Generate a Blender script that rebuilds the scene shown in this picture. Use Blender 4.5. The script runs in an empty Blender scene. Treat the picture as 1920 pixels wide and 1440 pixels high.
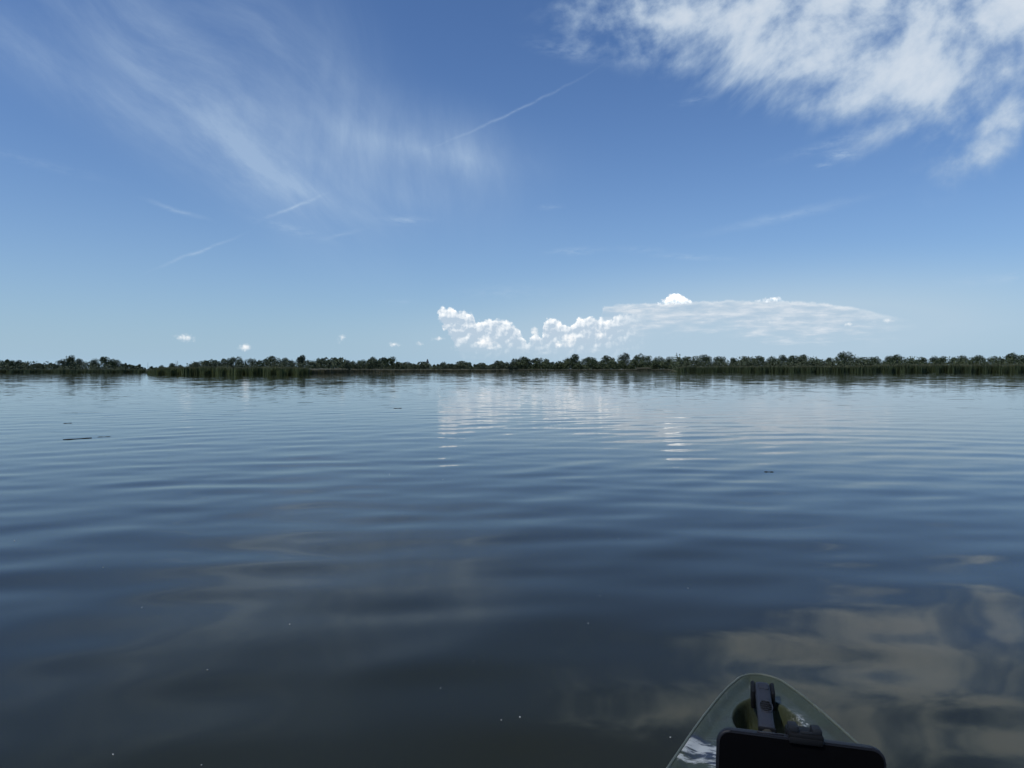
import bpy, bmesh, math, random
import numpy as np
from mathutils import Vector, Matrix

random.seed(7)
rng = np.random.default_rng(11)
R = math.radians
scene = bpy.context.scene
C = scene.collection

# ------------------------------------------------------------------ camera
F = 1331.0            # focal length in photo pixels (1920 wide)
HOR = 692.0           # horizon row of the photo
CAM_H = 1.0           # metres above the water
PITCH = math.atan((720.0 - HOR) / F)
cam_d = bpy.data.cameras.new('camera')
cam_d.sensor_width = 36.0
cam_d.lens = 36.0 * F / 1920.0
cam_d.clip_start = 0.05
cam_d.clip_end = 30000.0
cam = bpy.data.objects.new('camera', cam_d)
cam.location = (0, 0, CAM_H)
cam.rotation_euler = (math.pi / 2 - PITCH, 0, 0)
C.objects.link(cam)
scene.camera = cam

# ------------------------------------------------------------------ exposure
vs = scene.view_settings
vs.view_transform = 'Standard'
vs.look = 'None'
vs.exposure = 0.0
vs.gamma = 1.0
vs.use_curve_mapping = False
try:
    scene.cycles.use_denoising = True
    scene.cycles.max_bounces = 4
    scene.cycles.diffuse_bounces = 2
    scene.cycles.glossy_bounces = 3
    scene.cycles.use_adaptive_sampling = True
    scene.cycles.adaptive_threshold = 0.025
    scene.cycles.adaptive_min_samples = 12
    scene.cycles.caustics_reflective = False
    scene.cycles.caustics_refractive = False
except Exception:
    pass

# ------------------------------------------------------------------ light
SUN_EL, SUN_AZ = 54.0, -125.0       # azimuth from +Y (view direction), positive to the right
SUN_STRENGTH = 2.6
SKY_STRENGTH = 0.075
SKY_TINT = (0.80, 1.10, 1.52)    # camera white balance
sd = Vector((math.sin(R(SUN_AZ)) * math.cos(R(SUN_EL)), math.cos(R(SUN_AZ)) * math.cos(R(SUN_EL)), math.sin(R(SUN_EL))))
sun_d = bpy.data.lights.new('sun', 'SUN')
sun_d.energy = SUN_STRENGTH
sun_d.angle = R(0.53)
sun_d.color = (1.0, 0.955, 0.89)
sun = bpy.data.objects.new('sun', sun_d)
sun.rotation_euler = sd.to_track_quat('Z', 'Y').to_euler()
sun.location = sd * 50
C.objects.link(sun)


# ------------------------------------------------------------------ node expressions
class E:
    """A socket with arithmetic."""
    nt = None
    def __init__(self, s): self.s = s
    @staticmethod
    def _plug(sock, v):
        if isinstance(v, E): E.nt.links.new(v.s, sock)
        else: sock.default_value = v
    @staticmethod
    def math(op, a, b=None, c=None, clamp=False):
        n = E.nt.nodes.new('ShaderNodeMath'); n.operation = op; n.use_clamp = clamp
        E._plug(n.inputs[0], a)
        if b is not None: E._plug(n.inputs[1], b)
        if c is not None: E._plug(n.inputs[2], c)
        return E(n.outputs[0])
    def __add__(a, b): return E.math('ADD', a, b)
    __radd__ = __add__
    def __sub__(a, b): return E.math('SUBTRACT', a, b)
    def __rsub__(a, b): return E.math('SUBTRACT', b, a)
    def __mul__(a, b): return E.math('MULTIPLY', a, b)
    __rmul__ = __mul__
    def __truediv__(a, b): return E.math('DIVIDE', a, b)
    def __pow__(a, b): return E.math('POWER', a, b)

def muladd(a, b, c): return E.math('MULTIPLY_ADD', a, b, c)
def mx(a, b): return E.math('MAXIMUM', a, b)
def mn(a, b): return E.math('MINIMUM', a, b)
def sat(a): return E.math('ADD', a, 0.0, clamp=True)
def smooth(x, a, b, lo=0.0, hi=1.0):
    n = E.nt.nodes.new('ShaderNodeMapRange'); n.interpolation_type = 'SMOOTHSTEP'
    E._plug(n.inputs['Value'], x)
    if a <= b: vals = (a, b, lo, hi)
    else: vals = (b, a, hi, lo)
    for nm, v in zip(('From Min', 'From Max', 'To Min', 'To Max'), vals): n.inputs[nm].default_value = v
    return E(n.outputs['Result'])
def vec(x, y, z=0.0):
    n = E.nt.nodes.new('ShaderNodeCombineXYZ')
    for i, v in enumerate((x, y, z)): E._plug(n.inputs[i], v)
    return E(n.outputs[0])
def noise(v, scale=1.0, detail=4.0, rough=0.5, dist=0.0, lac=2.0, out='Fac', dims='3D'):
    n = E.nt.nodes.new('ShaderNodeTexNoise'); n.noise_dimensions = dims
    E._plug(n.inputs['Vector'], v)
    n.inputs['Scale'].default_value = scale; n.inputs['Detail'].default_value = detail
    n.inputs['Roughness'].default_value = rough; n.inputs['Distortion'].default_value = dist
    n.inputs['Lacunarity'].default_value = lac
    return E(n.outputs[out])
def voro(v, scale=1.0, detail=0.0, rough=0.5, smoothness=0.3):
    n = E.nt.nodes.new('ShaderNodeTexVoronoi'); n.feature = 'SMOOTH_F1'; n.voronoi_dimensions = '2D'
    n.normalize = False
    E._plug(n.inputs['Vector'], v)
    n.inputs['Scale'].default_value = scale; n.inputs['Detail'].default_value = detail
    n.inputs['Roughness'].default_value = rough; n.inputs['Smoothness'].default_value = smoothness
    return E(n.outputs['Distance'])
def curve(x, pts, xlo, xhi, ylo, yhi):
    """piecewise linear function of x as a Float Curve"""
    n = E.nt.nodes.new('ShaderNodeFloatCurve')
    t = sat((x - xlo) / (xhi - xlo))
    E._plug(n.inputs['Value'], t)
    cv = n.mapping.curves[0]
    P = [((a - xlo) / (xhi - xlo), (b - ylo) / (yhi - ylo)) for a, b in pts]
    while len(cv.points) < len(P): cv.points.new(0.5, 0.5)
    for p, q in zip(cv.points, P):
        p.location = q; p.handle_type = 'VECTOR'
    n.mapping.update()
    return E(n.outputs[0]) * (yhi - ylo) + ylo
def mixc(f, a, b):
    n = E.nt.nodes.new('ShaderNodeMix'); n.data_type = 'RGBA'
    E._plug(n.inputs[0], f)
    for s, v in ((n.inputs[6], a), (n.inputs[7], b)):
        if isinstance(v, E): E.nt.links.new(v.s, s)
        else: s.default_value = (v[0], v[1], v[2], 1.0)
    return E(n.outputs[2])
def xyz(v):
    n = E.nt.nodes.new('ShaderNodeSeparateXYZ'); E.nt.links.new(v.s, n.inputs[0])
    return E(n.outputs[0]), E(n.outputs[1]), E(n.outputs[2])

def gauss(u, v, su, sv):
    q = (u * (1 / su)) ** 2.0 + (v * (1 / sv)) ** 2.0
    return E.math('EXPONENT', q * -1.0)

def sky_dir(px, py):
    """photo pixel -> azimuth, elevation in degrees"""
    xr, yr = (px - 960.0) / F, (720.0 - py) / F
    y = math.cos(PITCH) + yr * math.sin(PITCH); z = -math.sin(PITCH) + yr * math.cos(PITCH)
    return math.degrees(math.atan2(xr, y)), math.degrees(math.atan2(z, math.hypot(xr, y)))

# ------------------------------------------------------------------ world: sky with clouds by direction
world = bpy.data.worlds.new('World')
scene.world = world
world.use_nodes = True
nt = world.node_tree
nt.nodes.clear()
E.nt = nt
out = nt.nodes.new('ShaderNodeOutputWorld')
bg = nt.nodes.new('ShaderNodeBackground')
nt.links.new(bg.outputs[0], out.inputs[0])
tc = nt.nodes.new('ShaderNodeTexCoord')
D = E(tc.outputs['Generated'])
dx, dy, dz = xyz(D)
AZ = E.math('ARCTAN2', dx, dy) * (180 / math.pi)
EL = E.math('ARCSINE', dz) * (180 / math.pi)
sky = nt.nodes.new('ShaderNodeTexSky')
sky.sky_type = 'NISHITA'
sky.sun_disc = False
sky.sun_elevation = R(SUN_EL)
sky.sun_rotation = R(SUN_AZ)
sky.altitude = 100.0
sky.air_density = 1.0
sky.dust_density = 1.0
sky.ozone_density = 2.0
hz = nt.nodes.new('ShaderNodeMix'); hz.data_type = 'RGBA'; hz.blend_type = 'MULTIPLY'; hz.inputs[0].default_value = 1.0
nt.links.new(sky.outputs[0], hz.inputs[6]); hz.inputs[7].default_value = SKY_TINT + (1,)
# pale blue haze that thickens evenly towards the horizon all round
HZ = E.math('POWER', 2.718, mx(EL, 0.0) * (-1.0 / 7.0)) * 0.90
skycol = mixc(HZ, E(hz.outputs[2]), tuple(c / SKY_STRENGTH for c in (0.40, 0.575, 0.73)))
K = 1.0 / SKY_STRENGTH         # cloud radiance below is written as seen, then scaled like the sky

P2 = vec(AZ, EL)
warp = noise(P2, 0.055, 1, 0.4, out='Color', dims='2D')          # slow bend of the high cloud
def vmath(op, a, b=None, scale=None):
    n = E.nt.nodes.new('ShaderNodeVectorMath'); n.operation = op
    for i, v in enumerate((a, b)):
        if v is None: continue
        if isinstance(v, E): E.nt.links.new(v.s, n.inputs[i])
        else: n.inputs[i].default_value = v
    if scale is not None: E._plug(n.inputs['Scale'], scale)
    return E(n.outputs['Value'] if op in ('LENGTH', 'DOT_PRODUCT') else n.outputs[0])
sc_ = nt.nodes.new('ShaderNodeSeparateColor'); nt.links.new(warp.s, sc_.inputs[0])
P2w = vec(muladd(E(sc_.outputs[0]), 7.0, AZ - 3.5), muladd(E(sc_.outputs[1]), 7.0, EL - 3.5))
def mapped(v, loc=(0, 0, 0), rz=0.0, sc=(1, 1, 1)):
    """TEXTURE mapping: v seen in a frame at loc, turned by rz, in units of sc"""
    n = E.nt.nodes.new('ShaderNodeMapping'); n.vector_type = 'TEXTURE'
    E.nt.links.new(v.s, n.inputs['Vector'])
    n.inputs['Location'].default_value = loc; n.inputs['Rotation'].default_value = (0, 0, R(rz)); n.inputs['Scale'].default_value = sc
    return E(n.outputs[0])
D2 = 23.5                       # photo px per degree near the centre
def after(x):
    """let what follows wait for x, so the shader is evaluated layer by layer and stays small"""
    global AZ, EL, P2
    AZ = muladd(x, 1e-9, AZ); EL = muladd(x, 1e-9, EL); P2 = vec(AZ, EL)
def blobs(lst):
    """sum of soft oval patches: (photo x, y, turn, half length px, half width px, weight)"""
    t = 0.0
    for px, py, ang, su, sv, k in lst:
        a0, e0 = sky_dir(px, py)
        n = E.nt.nodes.new('ShaderNodeTexGradient'); n.gradient_type = 'QUADRATIC_SPHERE'
        m = mapped(P2, (a0, e0, 0), ang, (su * 1.75 / D2, sv * 1.75 / D2, 1))
        E.nt.links.new(m.s, n.inputs[0])
        t = muladd(E(n.outputs['Fac']), k, t)
    return t
def streaks(ang, ratio, scale, detail=5.0, rough=0.6, seed=0.0):
    return noise(mapped(P2w, (seed * 7, seed * 3, 0), ang, (ratio / scale, 1 / scale, 1)), 1.0, detail, rough, dims='2D')

# --- cirrus, upper left: combed streaks that fan out to the right
m1 = blobs([(60, 105, -27, 330, 50, .55), (330, 100, -33, 300, 75, .70), (500, 60, -34, 220, 70, .45), (450, 280, -38, 260, 80, .75),
            (560, 345, -20, 170, 45, .62), (240, 200, -30, 200, 50, .30), (620, 220, -25, 260, 110, .30), (480, 318, -36, 210, 30, .26), (250, 125, -33, 260, 28, .30), (560, 356, -20, 140, 22, .22)])
s1 = streaks(-33, 3.0, 0.42, 7, 0.64)
after(s1 + m1)
c1 = m1 * (smooth(s1, 0.22, 0.85) * 0.65 + 0.32)
m2 = blobs([(720, 265, -6, 270, 70, .62), (870, 295, -25, 120, 75, .45), (760, 370, -8, 230, 70, .35), (640, 130, -60, 200, 90, .30), (600, 300, -18, 190, 55, .36), (800, 282, -8, 180, 26, .42), (880, 300, -30, 70, 40, .25)])
s2 = streaks(-78, 3.0, 0.60, 6, 0.60, 4.0)
c2 = m2 * (smooth(s2, 0.22, 0.9) * 0.5 + 0.45)
cir = sat(c1 + c2) * 0.50
# the rest of the sky carries the same kind of faint cirrus
oth = smooth(noise(mapped(P2, (31, 0, 0), 0, (28, 14, 1)), 1.0, 2, 0.5, dims='2D'), 0.50, 0.75) * smooth(EL, 26.0, 38.0)
cir = sat(muladd(oth, smooth(s1, 0.35, 0.75) * 0.35, cir))

after(cir)
# --- broken cloud, upper right
n1 = noise(mapped(P2w, (5, 2, 0), 12, (3.6, 2.6, 1)), 1.0, 8, 0.55, dims='2D')
n1b = streaks(40, 2.8, 0.85, 5, 0.6, 7.0)
m3 = blobs([(1300, 25, -4, 260, 75, .62), (1130, 35, 10, 110, 55, .30), (1570, 40, -8, 300, 105, 1.1), (1530, 125, -20, 200, 65, .50), (1775, 112, 34, 190, 75, .75),
            (1900, 20, 10, 140, 60, .45), (1895, 205, 42, 140, 60, .70), (1520, 195, -5, 190, 40, .18), (1690, 165, 20, 130, 40, .35)])
m3 = muladd(smooth(EL, 27.5, 40.0), smooth(AZ, 5.0, 25.0) * 0.30, sat(m3))
d3 = m3 + (n1 - 0.5) * 2.3 + (n1b - 0.5) * 0.35
c3 = smooth(d3, -0.10, 1.15) * smooth(m3, 0.02, 0.30)
b3 = smooth(d3, 0.3, 1.7)

after(c3)
# --- wisps
wl = blobs([(1580, 290, 0, 26, 9, 1.0), (1545, 310, 5, 18, 5, .55), (1570, 265, 12, 90, 9, .42), (1075, 471, 2, 46, 7, .60),
            (1290, 482, -5, 70, 5, .5), (1200, 468, -4, 60, 6, .25), (757, 413, 2, 46, 8, .60), (540, 428, -14, 66, 9, .4),
            (1305, 187, 8, 34, 6, .4), (1880, 523, 2, 90, 9, .45), (950, 548, 0, 90, 14, .3), (750, 567, 0, 30, 6, .35),
            (1030, 388, 2, 22, 5, .4), (1065, 95, -12, 70, 14, .4), (70, 305, -8, 90, 8, .2), (1820, 610, 0, 90, 10, .3)])
wn = noise(mapped(P2, (0, 5, 0), 0, (1.1, 0.3, 1)), 1.0, 4, 0.6, dims='2D')
c4 = sat(wl) * smooth(wn, 0.25, 0.7)

after(c4)
# --- contrails
wob = (noise(P2, 0.5, 2, 0.5, dims='2D') - 0.5) * 0.4
P2c = vec(AZ, EL + wob)
c5 = 0.0
for p0, p1, w, k in (((282, 507), (452, 440), 0.10, .34), ((488, 413), (610, 365), 0.11, .36), ((800, 282), (1120, 130), 0.085, .22),
          ((268, 374), (392, 414), 0.15, .28), ((600, 450), (680, 428), 0.14, .16), ((1310, 440), (1640, 366), 0.30, .22)):
    a0, e0 = sky_dir(*p0); a1, e1 = sky_dir(*p1)
    L = math.hypot(a1 - a0, e1 - e0)
    n = nt.nodes.new('ShaderNodeTexGradient'); n.gradient_type = 'QUADRATIC_SPHERE'     # a long spindle
    m = mapped(P2c, ((a0 + a1) / 2, (e0 + e1) / 2, 0), math.degrees(math.atan2(e1 - e0, a1 - a0)), (L * 0.72, w * 2.2, 1))
    nt.links.new(m.s, n.inputs[0])
    c5 = muladd(E(n.outputs['Fac']), k * 1.6, c5)
c5 = c5 * smooth(wn, 0.2, 0.6, 0.35, 1.0) * 0.72

thin = sat(cir + c4 * 0.55 + c5)
after(thin)
col = mixc(thin, skycol, (0.50 * K, 0.64 * K, 0.80 * K))
w3 = mixc(b3, (0.42 * K, 0.55 * K, 0.71 * K), (0.72 * K, 0.79 * K, 0.86 * K))
col = mixc(sat(c3 * 0.86), col, w3)

# --- cumulus bank over the far shore
def pts(lst): return [sky_dir(*p) for p in lst]
nv = nt.nodes.new('ShaderNodeTexVoronoi'); nv.feature = 'F1'; nv.voronoi_dimensions = '2D'
nt.links.new(P2.s, nv.inputs['Vector'])
nv.inputs['Scale'].default_value = 1.35; nv.inputs['Detail'].default_value = 2.0; nv.inputs['Roughness'].default_value = 0.55; nv.normalize = False
puff = 0.5 - E(nv.outputs['Distance'])            # rounded lumps, high in their middle
bil0 = noise(P2, 1.25, 5, 0.55, dims='2D')
bil1 = noise(mapped(P2, (0.16, -0.22, 0)), 1.25, 5, 0.55, dims='2D')
relief = bil0 - bil1
fine = noise(mapped(P2, (3, 3, 0)), 3.2, 4, 0.62, dims='2D') - 0.5

def band(top, xlo, xhi, amp, soft, famp=0.25):
    T = curve(AZ + fine * 0.4, pts(top), xlo, xhi, -1.0, 7.0)
    d = T + puff * amp + fine * famp - EL
    return d, smooth(d, 0.0, soft)
XA0, XA1 = sky_dir(780, 640)[0], sky_dir(1760, 640)[0]
topA = [(780, 700), (806, 690), (811, 600), (820, 574), (845, 573), (862, 579), (886, 584), (893, 600), (924, 594), (952, 597), (968, 608), (983, 630), (990, 645),
        (995, 622), (1011, 622), (1016, 640), (1019, 600), (1031, 589), (1044, 595), (1055, 604), (1075, 606), (1085, 592), (1130, 590), (1138, 600), (1163, 585),
        (1215, 575), (1260, 580), (1300, 640), (1340, 700), (1760, 700)]
dA, aA = band(topA, XA0, XA1, 0.36, 0.28)
topB = [(780, 700), (1120, 700), (1128, 574), (1160, 568), (1225, 566), (1317, 562), (1363, 560), (1410, 561), (1492, 562), (1550, 566), (1602, 574), (1640, 582), (1684, 592), (1730, 602), (1760, 606)]
dB, aB = band(topB, XA0, XA1, 0.10, 0.22, 0.20)
botB = curve(AZ, pts([(780, 600), (1120, 590), (1200, 606), (1300, 604), (1370, 600), (1400, 618), (1500, 622), (1600, 616), (1690, 612), (1760, 612)]), XA0, XA1, -1.0, 7.0)
strat = noise(mapped(P2, (0, 0, 0), 0, (2.2, 0.45, 1)), 1.0, 6, 0.6, dims='2D')
bB = smooth(EL - botB + (strat - 0.5) * 2.2, -1.3, 0.8) * smooth(AZ, sky_dir(1740, 600)[0], sky_dir(1560, 600)[0])
topC = [(780, 700), (1226, 700), (1230, 566), (1247, 555), (1262, 547), (1272, 545), (1285, 555), (1298, 562), (1306, 700), (1404, 700), (1410, 562), (1430, 557), (1460, 553), (1468, 560), (1490, 563), (1500, 700), (1760, 700)]
dC, aC = band(topC, XA0, XA1, 0.2, 0.2, 0.26)
baseC = smooth(EL + fine * 0.5, sky_dir(1270, 572)[1], sky_dir(1270, 557)[1])

after(aC * bB * aA)
# veil of the anvil and the rain haze below it
veil = blobs([(1430, 622, 0, 430, 95, 1.35), (1080, 645, 0, 380, 60, 0.7), (1700, 600, 0, 300, 70, 0.4)])
col = mixc(mn(veil, 0.8), col, (0.46 * K, 0.60 * K, 0.725 * K))
# anvil
shB = sat(0.45 + (strat - 0.5) * 1.8 + smooth(dB, 0.45, 0.0) * 0.85)
colB = mixc(shB, (0.44 * K, 0.56 * K, 0.69 * K), (0.74 * K, 0.80 * K, 0.86 * K))
col = mixc(sat(aB * bB * (0.55 + smooth(strat, 0.35, 0.7) * 0.4)), col, colB)
colC = mixc(sat(0.12 + relief * 2.5 + dC * 1.3), (0.85 * K, 0.88 * K, 0.92 * K), (2.0 * K, 1.98 * K, 1.92 * K))
col = mixc(aC * baseC, col, colC)
# towers: bright heads, grey-blue bodies, fading into the haze at the foot
head = smooth(dA, 1.25, 0.0)
shA = sat(0.16 + relief * 1.7 + head * 0.50 + (puff - 0.1) * 0.35 + fine * 0.25)
colA = mixc(shA, (0.52 * K, 0.625 * K, 0.74 * K), (1.30 * K, 1.28 * K, 1.24 * K))
fadeA = smooth(EL + (strat - 0.5) * 0.8, 0.4, 3.2)
fadeR = smooth(AZ, sky_dir(1235, 620)[0], sky_dir(1120, 620)[0], 0.0, 1.0)
sl0, sl1 = sky_dir(850, 655), sky_dir(806, 575)
slant = AZ - (EL * ((sl1[0] - sl0[0]) / (sl1[1] - sl0[1])) + (sl0[0] - sl0[1] * (sl1[0] - sl0[0]) / (sl1[1] - sl0[1]))) + puff * 0.5 + fine * 0.7
aA = aA * smooth(slant, 0.0, 0.25)
col = mixc(sat(aA * fadeA * fadeR * (0.80 + shA * 0.2)), col, colA)
after(fadeR)
# separate puffs in front and along the horizon
tp = None
for px, py, su, sv, k in [(912, 643, 26, 15, 1.0), (935, 648, 10, 8, .7), (1068, 638, 20, 15, 1.0), (1046, 646, 12, 9, .9), (1003, 622, 10, 13, .9), (1125, 628, 13, 20, .7),
                (345, 634, 22, 10, .8), (461, 651, 14, 9, .9), (640, 635, 12, 14, .6), (525, 648, 18, 9, .35), (738, 646, 20, 7, .7), (786, 643, 13, 8, .7),
                (822, 636, 22, 6, .7), (958, 644, 14, 13, .55), (1300, 625, 22, 14, .3), (1440, 600, 40, 12, .55), (1590, 607, 12, 6, .7), (1655, 602, 42, 7, .6), (1575, 632, 14, 8, .35), (1480, 590, 40, 8, .4)]:
    a0, e0 = sky_dir(px, py)
    n = nt.nodes.new('ShaderNodeTexGradient'); n.gradient_type = 'SPHERICAL'
    nt.links.new(mapped(P2, (a0, e0, 0), 0, (su * 1.5 / D2, sv * 1.5 / D2, 1)).s, n.inputs[0])
    g = E(n.outputs['Fac']) * k
    tp = g if tp is None else mx(tp, g)
tp = tp * 2.2 - 0.68
dP = tp + puff * 0.5 + fine * 1.3
aP = smooth(dP, -0.05, 1.0)
far_n = smooth(noise(vec(AZ * 0.11, 4.0), 1.0, 2, 0.5, dims='2D'), 0.5, 0.75) * (smooth(AZ, 42.0, 60.0) + smooth(AZ, -42.0, -60.0))
dO = far_n * 4.5 + puff * 1.4 + fine * 0.6 - EL * 0.9
colP = mixc(sat(0.35 + relief * 1.6 + fine * 0.5 + dP * 0.3), (0.50 * K, 0.62 * K, 0.74 * K), (1.15 * K, 1.13 * K, 1.10 * K))
col = mixc(sat(aP * 0.72 + smooth(dO, 0.0, 0.6) * smooth(EL, 0.8, 2.2) * 0.85), col, colP)
nt.links.new(col.s, bg.inputs['Color'])
bg.inputs['Strength'].default_value = SKY_STRENGTH
world.cycles.sampling_method = 'MANUAL'
world.cycles.sample_map_resolution = 512


# ------------------------------------------------------------------ materials
def principled(name, col=(0.5, 0.5, 0.5), rough=0.6, spec=0.5):
    m = bpy.data.materials.new(name); m.use_nodes = True
    E.nt = m.node_tree
    b = m.node_tree.nodes['Principled BSDF']
    b.inputs['Base Color'].default_value = (*col, 1); b.inputs['Roughness'].default_value = rough
    b.inputs['Specular IOR Level'].default_value = spec
    return m, b
def setc(b, e): E.nt.links.new(e.s, b.inputs['Base Color'])
def geo_pos():
    return E(E.nt.nodes.new('ShaderNodeNewGeometry').outputs['Position'])
def obj_pos():
    return E(E.nt.nodes.new('ShaderNodeTexCoord').outputs['Object'])
def obj_rand():
    return E(E.nt.nodes.new('ShaderNodeObjectInfo').outputs['Random'])

def leaf_material(name, a, b_, c):
    m, b = principled(name, rough=0.75, spec=0.2)
    n = noise(geo_pos(), 0.5, 3, 0.6)
    base = mixc(smooth(n, 0.35, 0.68), a, b_)
    setc(b, mixc(obj_rand() * 0.55, base, c))
    return m
LEAF = leaf_material('foliage', (0.026, 0.043, 0.021), (0.055, 0.080, 0.034), (0.056, 0.068, 0.050))
BARK, bb = principled('bark', rough=0.9)
setc(bb, mixc(noise(geo_pos(), 4.0, 4, 0.6), (0.05, 0.042, 0.034), (0.12, 0.105, 0.09)))
DEAD, bb = principled('weathered_wood', rough=0.9)
setc(bb, mixc(noise(geo_pos(), 5.0, 3, 0.6), (0.10, 0.095, 0.09), (0.17, 0.16, 0.15)))
BRUSH = leaf_material('undergrowth_leaves', (0.036, 0.052, 0.025), (0.075, 0.092, 0.045), (0.06, 0.072, 0.05))

def reed_material(name, low, high, tip):
    m, b = principled(name, rough=0.7, spec=0.25)
    p = geo_pos(); x, y, z = xyz(p)
    n = noise(vec(x * 0.35, y * 0.35, z * 0.2), 1.0, 4, 0.6)
    base = mixc(smooth(n, 0.35, 0.7), low, high)
    att = E.nt.nodes.new('ShaderNodeAttribute'); att.attribute_name = 'along'
    setc(b, mixc(smooth(E(att.outputs['Fac']), 0.72, 1.0) * smooth(n, 0.3, 0.6, 0.4, 1.0), base, tip))
    return m
REED_G = reed_material('green_reed', (0.038, 0.054, 0.018), (0.068, 0.088, 0.030), (0.10, 0.10, 0.055))
REED_D = reed_material('dark_reed', (0.028, 0.042, 0.017), (0.050, 0.068, 0.027), (0.11, 0.112, 0.066))
REED_T = reed_material('dry_reed', (0.045, 0.050, 0.026), (0.085, 0.085, 0.050), (0.36, 0.335, 0.25))

GROUND, bb = principled('marsh_soil', rough=0.95, spec=0.1)
setc(bb, mixc(noise(geo_pos(), 0.15, 5, 0.6), (0.05, 0.055, 0.028), (0.10, 0.095, 0.055)))

# ------------------------------------------------------------------ mesh helpers
def new_mesh(name, verts, faces, mat=None, smooth_shade=False, along=None):
    """verts (n,3) array, faces (m,k) array of one size"""
    verts = np.asarray(verts, dtype=np.float32); faces = np.asarray(faces, dtype=np.int32)
    me = bpy.data.meshes.new(name)
    k = faces.shape[1]; m = faces.shape[0]
    me.vertices.add(len(verts)); me.vertices.foreach_set('co', verts.ravel())
    me.loops.add(m * k); me.loops.foreach_set('vertex_index', faces.ravel())
    me.polygons.add(m)
    me.polygons.foreach_set('loop_start', np.arange(0, m * k, k, dtype=np.int32))
    if smooth_shade: me.polygons.foreach_set('use_smooth', np.ones(m, dtype=bool))
    me.update(calc_edges=True)
    if along is not None:
        a = me.attributes.new('along', 'FLOAT', 'POINT'); a.data.foreach_set('value', np.asarray(along, dtype=np.float32))
    if mat: me.materials.append(mat)
    return me
def link(name, me, parent=None, loc=None):
    o = bpy.data.objects.new(name, me); C.objects.link(o)
    if parent: o.parent = parent
    if loc is not None: o.location = loc
    return o
def empty(name, loc=(0, 0, 0), rz=0.0):
    o = bpy.data.objects.new(name, None); C.objects.link(o)
    o.location = loc; o.rotation_euler = (0, 0, rz); o.empty_display_size = 0.2
    return o
def tag(o, label=None, cat=None, group=None, kind=None):
    if label: o['label'] = label
    if cat: o['category'] = cat
    if group: o['group'] = group
    if kind: o['kind'] = kind
    return o
def bm_link(name, bm, mat, parent=None, loc=None, smooth_shade=True, bevel=None):
    if bevel:
        bmesh.ops.bevel(bm, geom=list(bm.edges), offset=bevel[0], segments=bevel[1], profile=0.5, affect='EDGES', clamp_overlap=True)
    bmesh.ops.recalc_face_normals(bm, faces=bm.faces)
    me = bpy.data.meshes.new(name); bm.to_mesh(me); bm.free()
    me.materials.append(mat)
    if smooth_shade:
        me.polygons.foreach_set('use_smooth', np.ones(len(me.polygons), dtype=bool))
        try: me.set_sharp_from_angle(angle=R(38))
        except Exception: pass
    return link(name, me, parent, loc)
def add_box(bm, c, s, rotm=None):
    r = bmesh.ops.create_cube(bm, size=1.0)
    M = Matrix.Translation(c) @ (rotm.to_4x4() if rotm else Matrix()) @ Matrix.Diagonal((*s, 1))
    bmesh.ops.transform(bm, matrix=M, verts=r['verts'])
    return r['verts']
def add_tube(bm, path, radii, seg=8, cap=True):
    rings = []
    for i, p in enumerate(path):
        p = Vector(p)
        t = (Vector(path[min(i + 1, len(path) - 1)]) - Vector(path[max(i - 1, 0)])).normalized()
        q = t.to_track_quat('Z', 'Y')
        rad = radii[i] if hasattr(radii, '__len__') else radii
        rings.append([bm.verts.new(p + q @ Vector((rad * math.cos(2 * math.pi * k / seg), rad * math.sin(2 * math.pi * k / seg), 0))) for k in range(seg)])
    for a, b in zip(rings, rings[1:]):
        for k in range(seg):
            bm.faces.new((a[k], a[(k + 1) % seg], b[(k + 1) % seg], b[k]))
    if cap:
        bm.faces.new(rings[0][::-1]); bm.faces.new(rings[-1])

def ground_xy(px, Y):
    return (px - 960.0) / F * Y
def height_at(py, Y):
    return CAM_H + (HOR - py) / F * Y
def water_pt(px, py, z=0.0):
    xr, yr = (px - 960.0) / F, (720.0 - py) / F
    y = math.cos(PITCH) + yr * math.sin(PITCH); zz = -math.sin(PITCH) + yr * math.cos(PITCH)
    t = (z - CAM_H) / zz
    return Vector((xr * t, y * t, z))

# ------------------------------------------------------------------ water
WAVES = []
wr = np.random.default_rng(5)
for lam, slope, n, spread in ((0.95, 0.010, 5, 40), (0.62, 0.011, 7, 45), (0.42, 0.008, 7, 55), (0.28, 0.005, 6, 60), (1.8, 0.004, 4, 35)):
    for _ in range(n):
        l = lam * wr.uniform(0.8, 1.25); k = 2 * math.pi / l
        th = R(112 + wr.normal(0, spread * 0.6))
        WAVES.append((k * math.cos(th), k * math.sin(th), wr.uniform(0, 6.283), slope / k * wr.uniform(0.6, 1.3), l))
def water_height(X, Y):
    r = np.hypot(X, Y)
    Z = np.zeros_like(X)
    for kx, ky, ph, a, l in WAVES:
        Z += a * np.sin(kx * X + ky * Y + ph) * (0.36 + 0.12 * np.exp(-(r / 20.0) ** 2)) * np.clip((62 * l - r) / (42 * l), 0, 1)
    # long-crested ripples spreading round the paddler's wake
    cx, cy = 3.0, -8.0
    rho = np.hypot(X - cx, Y - cy)
    warp = 0.25 * np.sin(X * 0.7 + 1.0) + 0.2 * np.sin(X * 0.31 - Y * 0.23) + 0.12 * np.sin(X * 1.3 + Y * 0.5)
    for l, s, ph in ((0.80, 0.0115, 0.3), (0.56, 0.0135, 2.0), (0.40, 0.009, 4.4), (1.25, 0.0055, 1.1)):
        k = 2 * math.pi / l
        env = 0.55 + 0.45 * np.sin(X * 0.45 / l + Y * 0.28 / l + ph * 3.0)
        env *= np.clip((r - 1.2) / 3.0, 0.12, 1.0) * np.exp(-(r / 30.0) ** 2)
        Z += s / k * env * np.sin(k * (rho + warp) + ph)
    return Z
rs = [0.15]
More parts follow.
